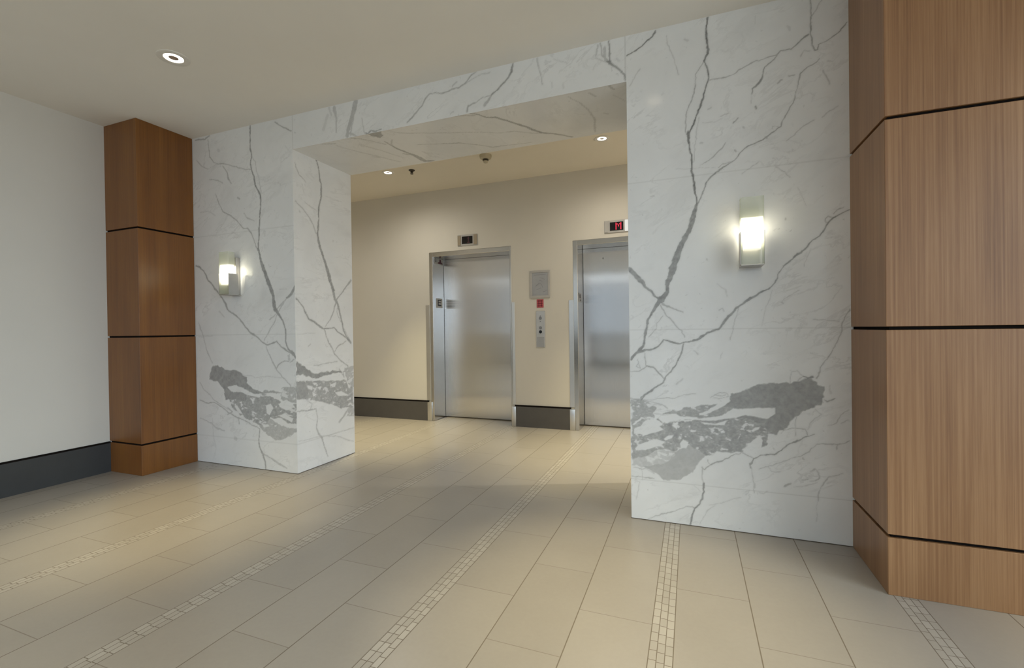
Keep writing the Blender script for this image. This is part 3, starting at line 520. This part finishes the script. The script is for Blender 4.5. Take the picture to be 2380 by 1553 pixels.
# right pier
R = thing('marble_pier', 'wide white marble pier with a grey cloud of veining, right of the opening', 'pier', (X3, YF, 0), 'marble clad portal')
marble_face('front_slab', 'R', 'y', YF, X3, X4+.01, 0, HC, .0038, R, [('h', z, -9, 9, .30) for z in ZJ], 11)
marble_face('side_slab', 'I', 'x', X3, YF, YB, 0, HS+.001, .008, R, [('h', ZJ[0], -9, 9, .3)], 31, True)
MB().box(X3+.0005, X4+.01, YF+.0005, YB, 0, HL).build('core', M_MARBLE, R)
# left pier
L = thing('marble_pier', 'white marble pier beside the dark column, veined on two faces, left of the opening', 'pier', (X1, YF, 0), 'marble clad portal')
marble_face('front_slab', 'L', 'y', YF, X1-.01, X2, 0, HC, .0052, L, [('h', z, -9, 9, .26) for z in ZJ], 21)
marble_face('side_slab', 'I', 'x', X2, YF, YB, 0, HS+.001, .006, L, [('h', ZJ[0], -9, 9, .3)], 31, False)
MB().box(X1-.01, X2-.0005, YF+.0005, YB, 0, HL).build('core', M_MARBLE, L)
MB().box(X3-.0015, X4, YF-.0015, YB, 0, .0035).build('floor_joint', M_JOINT, R)
MB().box(X1, X2+.0015, YF-.0015, YB, 0, .0035).build('floor_joint', M_JOINT, L)
# lintel
H = thing('marble_lintel', 'white marble lintel spanning over the elevator lobby opening', 'lintel', (X2, YF, HS), 'marble clad portal')
marble_face('front_slab', 'H', 'y', YF, X2, X3, HS, HC, .006, H, [('v', X2+.004, HS, HC, .4), ('v', X3-.004, HS, HC, .4)], 41)
marble_face('soffit_slab', 'S', 'z', HS, X2, X3, YF, YB, .008, H, [('h', YF+.004, -9, 9, .1)], 51, True)
MB().box(X2, X3, YF+.0005, YB, HS+.0005, HL).build('core', M_MARBLE, H)

# ================================================================ WOOD COLUMNS
def wood_column(label, x0, x1, y1, mat):
    t = thing('wood_column', label, 'column', (x0, YCOL, 0))
    MB().box(x0+(.014 if x0 > 0 else 0), x1-(.014 if x0 < 0 else 0), YCOL+.014, y1, 0, HC).build('recessed_core', M_BLACK, t)
    zs = [(0, .240), (.254, 1.107), (1.121, 1.980), (1.994, HC)]
    for k, (a, b) in enumerate(zs):
        MB().box(x0, x1, YCOL, y1-.002, a, b, .0015, 1).build('base_panel' if k == 0 else 'wall_panel', mat, t)
    return t
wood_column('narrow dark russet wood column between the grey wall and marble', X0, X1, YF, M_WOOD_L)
wood_column('broad brown wood panelled column at the right of the marble', X4, XR, YB-.14, M_WOOD_R)

# ================================================================ ELEVATORS
YD = 5.305
def elevator(label, d, inner_l, inner_r):
    t = thing('elevator', label, 'elevator', (inner_l, YW, 0), 'stainless elevator entrances')
    fr = MB()
    fr.box(d[0], inner_l, YW-.001, YD+.02, 0, DH, .003, 1).box(inner_r, d[1], YW-.001, YD+.02, 0, DH, .003, 1)
    fr.box(inner_l-.002, inner_r+.002, YW-.001, YD+.02, 2.052, DH, .003, 1)
    fr.build('door_frame', M_STEEL_F, t)
    MB().box(inner_l+.004, inner_r, YD, YD+.035, .012, 2.05).build('door_panel', M_STEEL, t)
    MB().box(inner_l, inner_r, YD-.004, YD+.06, -.004, .010).build('door_sill', M_DARKP, t)
    MB().box(inner_l-.02, inner_r+.02, YD+.05, YD+.09, 0, DH).build('shaft_back', M_BLACK, t)
    return t
E1 = elevator('stainless elevator left of the call panel, showing its whole door', D1, -3.0, -1.968)
E2 = elevator('stainless elevator right of the call panel, half hidden by the marble pier', D2, -1.16, -.135)
# jamb plates of the left elevator, on the jamb facing right
XJ = -2.9995
s = MB().box(XJ, XJ+.003, 5.075, 5.29, 1.975, 2.05, .001, 1).build('arrow_lantern', M_WHITE, E1)
MB().prism([(5.15, 1.985), (5.27, 1.985), (5.262, 2.0), (5.232, 2.008), (5.228, 2.035), (5.205, 2.047), (5.192, 2.03), (5.19, 2.008), (5.155, 1.999)], XJ+.003, XJ+.005, 'x').build('arrow', M_MAROON, s)
for zz, hh in ((2.03, .012), (2.00, .018)):
    MB().box(XJ+.003, XJ+.0045, 5.095, 5.112, zz, zz+hh).build('mark', M_NAVY, s)
s = MB().box(XJ, XJ+.003, 5.105, 5.255, 1.42, 1.54, .001, 1).build('floor_plate', M_WHITE, E1)
g = MB().box(XJ+.003, XJ+.005, 5.135, 5.222, 1.51, 1.522).box(XJ+.003, XJ+.005, 5.135, 5.155, 1.445, 1.522).box(XJ+.003, XJ+.005, 5.15, 5.222, 1.442, 1.462).box(XJ+.003, XJ+.005, 5.15, 5.215, 1.482, 1.492)
g.build('glyph', M_NAVY, s)
XJ = -1.1595
s = MB().box(XJ, XJ+.002, 5.06, 5.20, 1.43, 1.53, .0008, 1).build('floor_plate', M_PLATE_D, E2)
g = MB()
for k in range(3): g.box(XJ+.002, XJ+.004, 5.105, 5.155, 1.474+.015*k, 1.484+.015*k)
g.box(XJ+.002, XJ+.004, 5.105, 5.12, 1.474, 1.514)
g.build('glyph', M_NAVY, s)
MB().lathe([(0, 0), (.011, 0), (.011, .003), (0, .003)], 16, Matrix.Translation((XJ+.002, 5.13, 1.45)) @ Matrix.Rotation(math.pi/2, 4, 'Y')).build('braille_dot', M_NAVY, s)
MB().lathe([(0, 0), (.010, 0), (.010, .002), (0, .002)], 16, Matrix.Translation((-.925, YD, 1.93)) @ Matrix.Rotation(math.pi/2, 4, 'X')).build('key_hole', M_PLATE, E2)

# floor indicators above the doors
def indicator(label, xc, lit):
    zc = 2.2205; t = thing('floor_indicator', label, 'indicator', (xc, YW, zc), 'floor indicators over the elevator doors')
    MB().box(xc-.132, xc+.132, YW-.010, YW+.01, zc-.067, zc+.067, .002, 1).build('housing', M_FRAMEG, t)
    sc = MB().box(xc-.071, xc+.071, YW-.013, YW, zc-.045, zc+.045, .001, 1).build('screen', M_SCREEN, t)
    for sgn in (-1, 1):
        on = lit and sgn > 0
        MB().box(xc+sgn*.108-.021, xc+sgn*.108+.021, YW-.016, YW, zc-.060, zc+.060, .003, 2).build('direction_lens', M_LENSON if on else (M_FRAMEG if lit else M_LENS), t)
    rows = ['10001', '11011', '10101', '10101', '10001', '10001', '10001'] if lit else ['00100', '01100', '00100', '00100', '00100', '00100', '01110']
    g = MB(); px, pz = .0125, .0108
    for j, rw in enumerate(rows):
        for i, ch in enumerate(rw):
            if ch == '1':
                cx = xc+.020+(i-2)*px; cz = zc+(3-j)*pz
                g.box(cx-px*.44, cx+px*.44, YW-.0145, YW-.012, cz-pz*.45, cz+pz*.45)
    g.build('digit', M_LED if lit else M_LEDOFF, sc)
indicator('tan floor indicator with a dark screen above the left elevator', -2.507, False)
indicator('floor indicator with a lit red letter above the right elevator', -.727, True)

# call station between the doors
xc = -1.5955
t = thing('call_panel', 'narrow steel elevator call panel with two round buttons', 'call panel', (xc, YW, .92))
MB().box(xc-.053, xc+.053, YW-.006, YW+.01, .921, 1.339, .004, 2).build('faceplate', M_PLATE, t)
MB().box(xc-.046, xc+.046, YW-.0075, YW, .93, 1.045, .002, 1).build('engraved_panel', M_PLATE_D, t)
def disc(name, z, r, h, mat, y=YW-.006):
    return MB().lathe([(0, 0), (r*1.25, 0), (r*1.25, h*.5), (r, h*.5), (r*.9, h), (0, h)], 24, Matrix.Translation((xc, y, z)) @ Matrix.Rotation(math.pi/2, 4, 'X')).build(name, mat, t, True)
disc('call_button', 1.254, .014, .006, M_GREYB); disc('call_button', 1.146, .014, .006, M_GREYB)
k = disc('key_switch', 1.100, .0145, .004, M_SCREEN)
MB().prism([(xc-.010, 1.275), (xc+.010, 1.275), (xc, 1.288)], YW-.0075, YW-.005, 'y').build('up_arrow', M_GREYB, t)
MB().prism([(xc-.010, 1.222), (xc+.010, 1.222), (xc, 1.210)], YW-.0075, YW-.005, 'y').build('down_arrow', M_GREYB, t)

# framed notice
t = thing('framed_notice', 'grey framed floor plan notice above the red sign', 'notice', (-1.595, YW, 1.484))
n0, n1, z0, z1 = -1.714, -1.476, 1.487, 1.800
f = MB(); fw = .026
f.box(n0, n1, YW-.012, YW+.005, z1-fw, z1, .002, 1).box(n0, n1, YW-.012, YW+.005, z0, z0+fw, .002, 1)
f.box(n0, n0+fw, YW-.012, YW+.005, z0+fw, z1-fw, .002, 1).box(n1-fw, n1, YW-.012, YW+.005, z0+fw, z1-fw, .002, 1)
f.build('frame', M_FRAMEG, t)
sh = MB().box(n0+fw, n1-fw, YW-.007, YW, z0+fw, z1-fw).build('sheet', M_PLATE_D, t)
g = MB(); cxn = (n0+n1)/2
def seg(x0, zz0, x1, zz1, w=.0035):
    dx, dz = x1-x0, zz1-zz0; l = math.hypot(dx, dz); nx, nz = -dz/l*w/2, dx/l*w/2
    g.prism([(x0+nx, zz0+nz), (x1+nx, zz1+nz), (x1-nx, zz1-nz), (x0-nx, zz0-nz)], YW-.0085, YW-.0065, 'y')
seg(cxn-.005, 1.720, cxn+.050, 1.700); seg(cxn+.050, 1.700, cxn+.055, 1.690); seg(cxn-.010, 1.69, cxn+.03, 1.675, .005)
seg(cxn-.05, 1.62, cxn-.01, 1.655); seg(cxn-.01, 1.655, cxn+.02, 1.64); seg(cxn+.02, 1.64, cxn+.035, 1.60); seg(cxn-.04, 1.58, cxn+.01, 1.60)
seg(cxn+.035, 1.552, cxn+.078, 1.566, .006); seg(cxn-.07, 1.75, cxn+.07, 1.75, .004)
g.build('plan_lines', M_LINE, sh)

# red fire notice
t = thing('red_sign', 'small red notice sign above the call panel', 'sign', (-1.5965, YW, 1.375))
MB().box(-1.637, -1.556, YW-.004, YW+.004, 1.376, 1.471, .001, 1).build('plate', M_RED, t)
g = MB()
for zz in (1.452, 1.424, 1.396): g.box(-1.628, -1.565, YW-.005, YW-.003, zz-.004, zz+.004)
for xx in (-1.612, -1.5815): g.box(xx-.004, xx+.004, YW-.005, YW-.003, 1.385, 1.462)
g.build('print', M_REDD, t)

# corner guards
def guard(label, x0, x1, ret):
    t = thing('corner_guard', label, 'corner guard', ((x0+x1)/2, YW, .255), 'stainless corner guards')
    MB().box(x0, x1, YW-.004, YW+.004, .256, 1.450, .0015, 1).build('face_leg', M_GUARD, t)
    xe = x1 if ret > 0 else x0
    MB().box(xe-.002, xe+.002, YW-.004, YW+.03, .256, 1.450, .0008, 1).build('return_leg', M_GUARD, t)
guard('stainless corner guard left of the first elevator', -3.104, -3.047, 1)
guard('stainless corner guard between the first elevator and call panel', -1.941, -1.908, -1)
guard('stainless corner guard between the call panel and second elevator', -1.262, -1.212, 1)

# ================================================================ CEILING FITTINGS
def downlight(label, group, x, y, z, r=.052):
    t = thing('recessed_downlight', label, 'downlight', (x, y, z), group)
    T = Matrix.Translation((x, y, z))
    MB().lathe([(r*1.7, .0005), (r*1.7, -.003), (r*1.6, -.005), (r*1.04, -.003), (r*1.0, -.0005)], 48, T).build('trim_ring', M_TRIM, t, True)
    MB().lathe([(r*1.02, -.0012), (r*.52, -.0016), (r*.5, -.0012)], 48, T).build('lamp_ring', M_LAMP, t, True)
    MB().lathe([(r*.52, -.0014), (r*.2, -.0005), (0, -.0003)], 48, T).build('lamp_cap', M_REFL, t, True)
    return t
def spot(x, y, z, power, size, col, blend=.9):
    l = bpy.data.lights.new('downlight_beam', 'SPOT'); l.energy = power; l.spot_size = math.radians(size); l.spot_blend = blend
    l.color = col; l.shadow_soft_size = .05
    o = bpy.data.objects.new('downlight_beam', l); COL.objects.link(o); o.location = (x, y, z-.03); return o

WARM = (1, .81, .43); WARM2 = (1, .88, .64)
GM, GL = 'recessed ceiling downlights', 'recessed lobby downlights'
main = [(-2.99, 1.94, 'recessed downlight in the hall ceiling before the left column'), (-.24, 1.93, 'recessed downlight over the hall floor before the right pier'),
        (1.95, 1.93, 'recessed downlight over the hall floor before the broad wood column'),
        (-2.99, -.27, 'recessed downlight over the left side of the hall behind the viewer'), (-.24, -.27, 'recessed downlight overhead near the viewer')]
for x, y, lab in main:
    downlight(lab, GM, x, y, HC); spot(x, y, HC, P_MAIN if y > 0 else P_REAR, 46 if y > 0 else 110, WARM, 1.0)
lob = [(-3.08, 4.25, 'left of the two lit downlights in the lobby ceiling, beside the sprinkler'), (-.741, 4.265, 'right of the two lit downlights in the lobby ceiling'), (-5.42, 4.25, 'fill downlight added at the unseen left end of the lobby'), (1.6, 4.265, 'fill downlight added at the unseen right end of the lobby')]
for x, y, lab in lob:
    downlight(lab, GL, x, y, HL, .040); spot(x, y, HL, P_LOBBY, 58, (1, .85, .48), 1.0); spot(x, y, HL, P_WIDE*(.28 if x < -4 else 1.3 if x > 0 else .20), 168, (1, .92, .77), 1.0)  # wide spots are added ambient fill; the two end fittings are unseen additions

# sprinkler
x, y = -2.799, 4.287
t = thing('fire_sprinkler', 'small dark pendent sprinkler head beside the left lobby downlight', 'sprinkler', (x, y, HL))
T = Matrix.Translation((x, y, HL))
MB().lathe([(.034, 0), (.034, -.004), (.026, -.010), (.012, -.012), (0, -.012)], 28, T).build('escutcheon', M_DARKP, t, True)
b = MB().lathe([(.008, -.010), (.008, -.030), (0, -.030)], 16, T)
for sx in (-1, 1): b.box(x+sx*.012-.002, x+sx*.012+.002, y-.003, y+.003, HL-.040, HL-.010)
b.build('frame_arms', M_DARKP, t)
MB().lathe([(0, -.040), (.016, -.040), (.016, -.043), (0, -.043)], 20, T).build('deflector', M_DARKP, t, True)
# smoke detector
x, y = -1.890, 4.215
t = thing('smoke_detector', 'beige smoke detector hanging under the lobby ceiling', 'smoke detector', (x, y, HL))
T = Matrix.Translation((x, y, HL))
MB().lathe([(.060, 0), (.061, -.010), (.055, -.032), (.030, -.040), (0, -.040)], 40, T).build('base', M_CREAM, t, True)
MB().lathe([(.030, -.039), (.029, -.056), (.024, -.060), (0, -.060)], 32, T).build('vent_band', M_DARKP, t, True)
MB().lathe([(.026, -.058), (.020, -.074), (.008, -.080), (0, -.080)], 32, T).build('sensor_cap', M_CREAM, t, True)
# lobby ceiling edge shows nothing else

# ================================================================ WALL SCONCES
def sconce(label, xc):
    z0 = 1.453; t = thing('wall_sconce', label, 'wall lamp', (xc, YF, z0), 'marble pier sconces')
    MB().box(xc-.040, xc+.040, YF-.036, YF, z0+.002, z0+.312, .003, 2).build('back_plate', M_NICKEL, t)
    # opal lamp block: a wide collar over a narrower, tapering lower part
    MB().prism([(xc-.040, z0+.080), (xc+.040, z0+.080), (xc+.0455, z0+.172), (xc+.0500, z0+.172), (xc+.0500, z0+.245), (xc-.0500, z0+.245), (xc-.0500, z0+.172), (xc-.0455, z0+.172)], YF-.108, YF-.062, 'y').build('lamp_tube', M_TUBE, t)
    # glass sleeve open at the top
    yf, yb = YF-.116, YF-.058; hw = .0545; th = .004
    gl = MB().box(xc-hw, xc+hw, yf, yf+th, z0, z0+.350, .001, 1)
    gl.box(xc-hw, xc-hw+th, yf+th, yb, z0, z0+.350).box(xc+hw-th, xc+hw, yf+th, yb, z0, z0+.350)
    gl.build('glass_shade', M_GLASS, t)
    MB().box(xc-hw, xc+hw, yf, YF-.002, z0-.006, z0, .001, 1).build('base_tray', M_NICKEL, t)
    for sx in (-1, 1): MB().box(xc+sx*.0560-.0014, xc+sx*.0560+.0014, YF-.117, YF-.03, z0, z0+.172).build('side_bracket', M_NICKEL, t)
M_TUBE = opal_glow('opal_tube', (1, .92, .70, 1), TUBE, .072, .252)
sconce('lit glass wall sconce on the marble pier beside the dark column', -3.576)
sconce('lit glass wall sconce on the wide marble pier right of the opening', .304)

# ================================================================ LIGHT
W = bpy.data.worlds.new('daylight'); S.world = W; W.use_nodes = True
wt = W.node_tree; wt.nodes.clear()
o = wt.nodes.new('ShaderNodeOutputWorld'); bg = wt.nodes.new('ShaderNodeBackground'); wt.links.new(bg.outputs[0], o.inputs[0])
tc = wt.nodes.new('ShaderNodeTexCoord'); sp = wt.nodes.new('ShaderNodeSeparateXYZ'); wt.links.new(tc.outputs['Generated'], sp.inputs[0])
def wramp(src, lo, hi, stops):
    mr = wt.nodes.new('ShaderNodeMapRange'); wt.links.new(src, mr.inputs[0]); mr.inputs[1].default_value = lo; mr.inputs[2].default_value = hi
    cr = wt.nodes.new('ShaderNodeValToRGB'); wt.links.new(mr.outputs[0], cr.inputs[0]); el = cr.color_ramp.elements
    while len(el) < len(stops): el.new(.5)
    for e, (p, c) in zip(el, stops): e.position = p; e.color = c
    return cr.outputs[0]
# shaded street to the rear (pale facades under a brighter sky), open sky to the right
rear = wramp(sp.outputs[2], -.3, .5, [(0, (1.15, 1.15, 1.12, 1)), (.33, (.95, .96, .96, 1)), (.37, (.60, .66, .74, 1)), (.494, (.60, .66, .74, 1)), (.502, (1.7, 1.72, 1.75, 1)), (.64, (1.2, 1.3, 1.4, 1)), (.75, (2.0, 2.2, 2.4, 1))])
side = wramp(sp.outputs[2], -.3, .5, [(0, (.34, .34, .34, 1)), (.36, (.40, .40, .40, 1)), (.375, (.72, .79, .90, 1)), (.6, (.86, .93, 1.0, 1)), (1, (.88, .95, 1.0, 1))])
az = wramp(sp.outputs[0], -1, 1, [(0, (0, 0, 0, 1)), (.72, (0, 0, 0, 1)), (.86, (1, 1, 1, 1)), (1, (1, 1, 1, 1))])
sc = wt.nodes.new('ShaderNodeVectorMath'); sc.operation = 'SCALE'; wt.links.new(side, sc.inputs[0]); sc.inputs['Scale'].default_value = SKY
mx = wt.nodes.new('ShaderNodeMix'); mx.data_type = 'RGBA'; mx.clamp_result = False
wt.links.new(az, mx.inputs[0]); wt.links.new(rear, mx.inputs[6]); wt.links.new(sc.outputs[0], mx.inputs[7])
wt.links.new(mx.outputs[2], bg.inputs[0]); bg.inputs[1].default_value = 1.0
def portal(w, h, loc, rot):
    a = bpy.data.lights.new('window_daylight', 'AREA'); a.shape = 'RECTANGLE'; a.size = w; a.size_y = h; a.energy = .001
    a.cycles.is_portal = True
    ao = bpy.data.objects.new('window_daylight', a); COL.objects.link(ao); ao.location = loc; ao.rotation_euler = rot
portal(WX1-WX0, WZ1-WZ0, ((WX0+WX1)/2, YR-.14, (WZ0+WZ1)/2), (math.radians(90), 0, 0))
portal(VX1-VX0, WZ1-VZ0, ((VX0+VX1)/2, YR-.14, (VZ0+WZ1)/2), (math.radians(90), 0, 0))
portal(GY1-GY0, GZ1-GZ0, (XR+.14, (GY0+GY1)/2, (GZ0+GZ1)/2), (math.radians(90), 0, math.radians(90)))

# ================================================================ CAMERA
f, yaw, pitch, roll, cx, cy = 1072.13454, .36964, -.00678, -.0137, 1189.88305, 773.47523
fw = Vector((-math.sin(yaw)*math.cos(pitch), math.cos(yaw)*math.cos(pitch), math.sin(pitch)))
r0 = Vector((math.cos(yaw), math.sin(yaw), 0)); u0 = r0.cross(fw)
r = r0*math.cos(roll)+u0*math.sin(roll); u = -r0*math.sin(roll)+u0*math.cos(roll)
cam = bpy.data.cameras.new('camera'); co = bpy.data.objects.new('camera', cam); COL.objects.link(co)
co.matrix_world = Matrix(((r.x, u.x, -fw.x, 0), (r.y, u.y, -fw.y, 0), (r.z, u.z, -fw.z, 1.13), (0, 0, 0, 1)))
cam.sensor_fit = 'HORIZONTAL'; cam.sensor_width = 36; cam.lens = f/2380*36
cam.shift_x = (1190-cx)/2380; cam.shift_y = (cy-776.5)/2380; cam.clip_start = .02
S.camera = co

S.view_settings.view_transform = 'Standard'; S.view_settings.look = 'None'
S.view_settings.gamma = 1; S.view_settings.use_curve_mapping = False
S.view_settings.exposure = EXPO
try:
    S.cycles.use_denoising = True; S.cycles.denoiser = 'OPENIMAGEDENOISE'
    S.cycles.denoising_input_passes = 'RGB_ALBEDO_NORMAL'
    S.cycles.sample_clamp_indirect = 6; S.cycles.caustics_reflective = False; S.cycles.caustics_refractive = False
    S.cycles.max_bounces = 10; S.cycles.diffuse_bounces = 6; S.cycles.glossy_bounces = 5
except Exception: pass
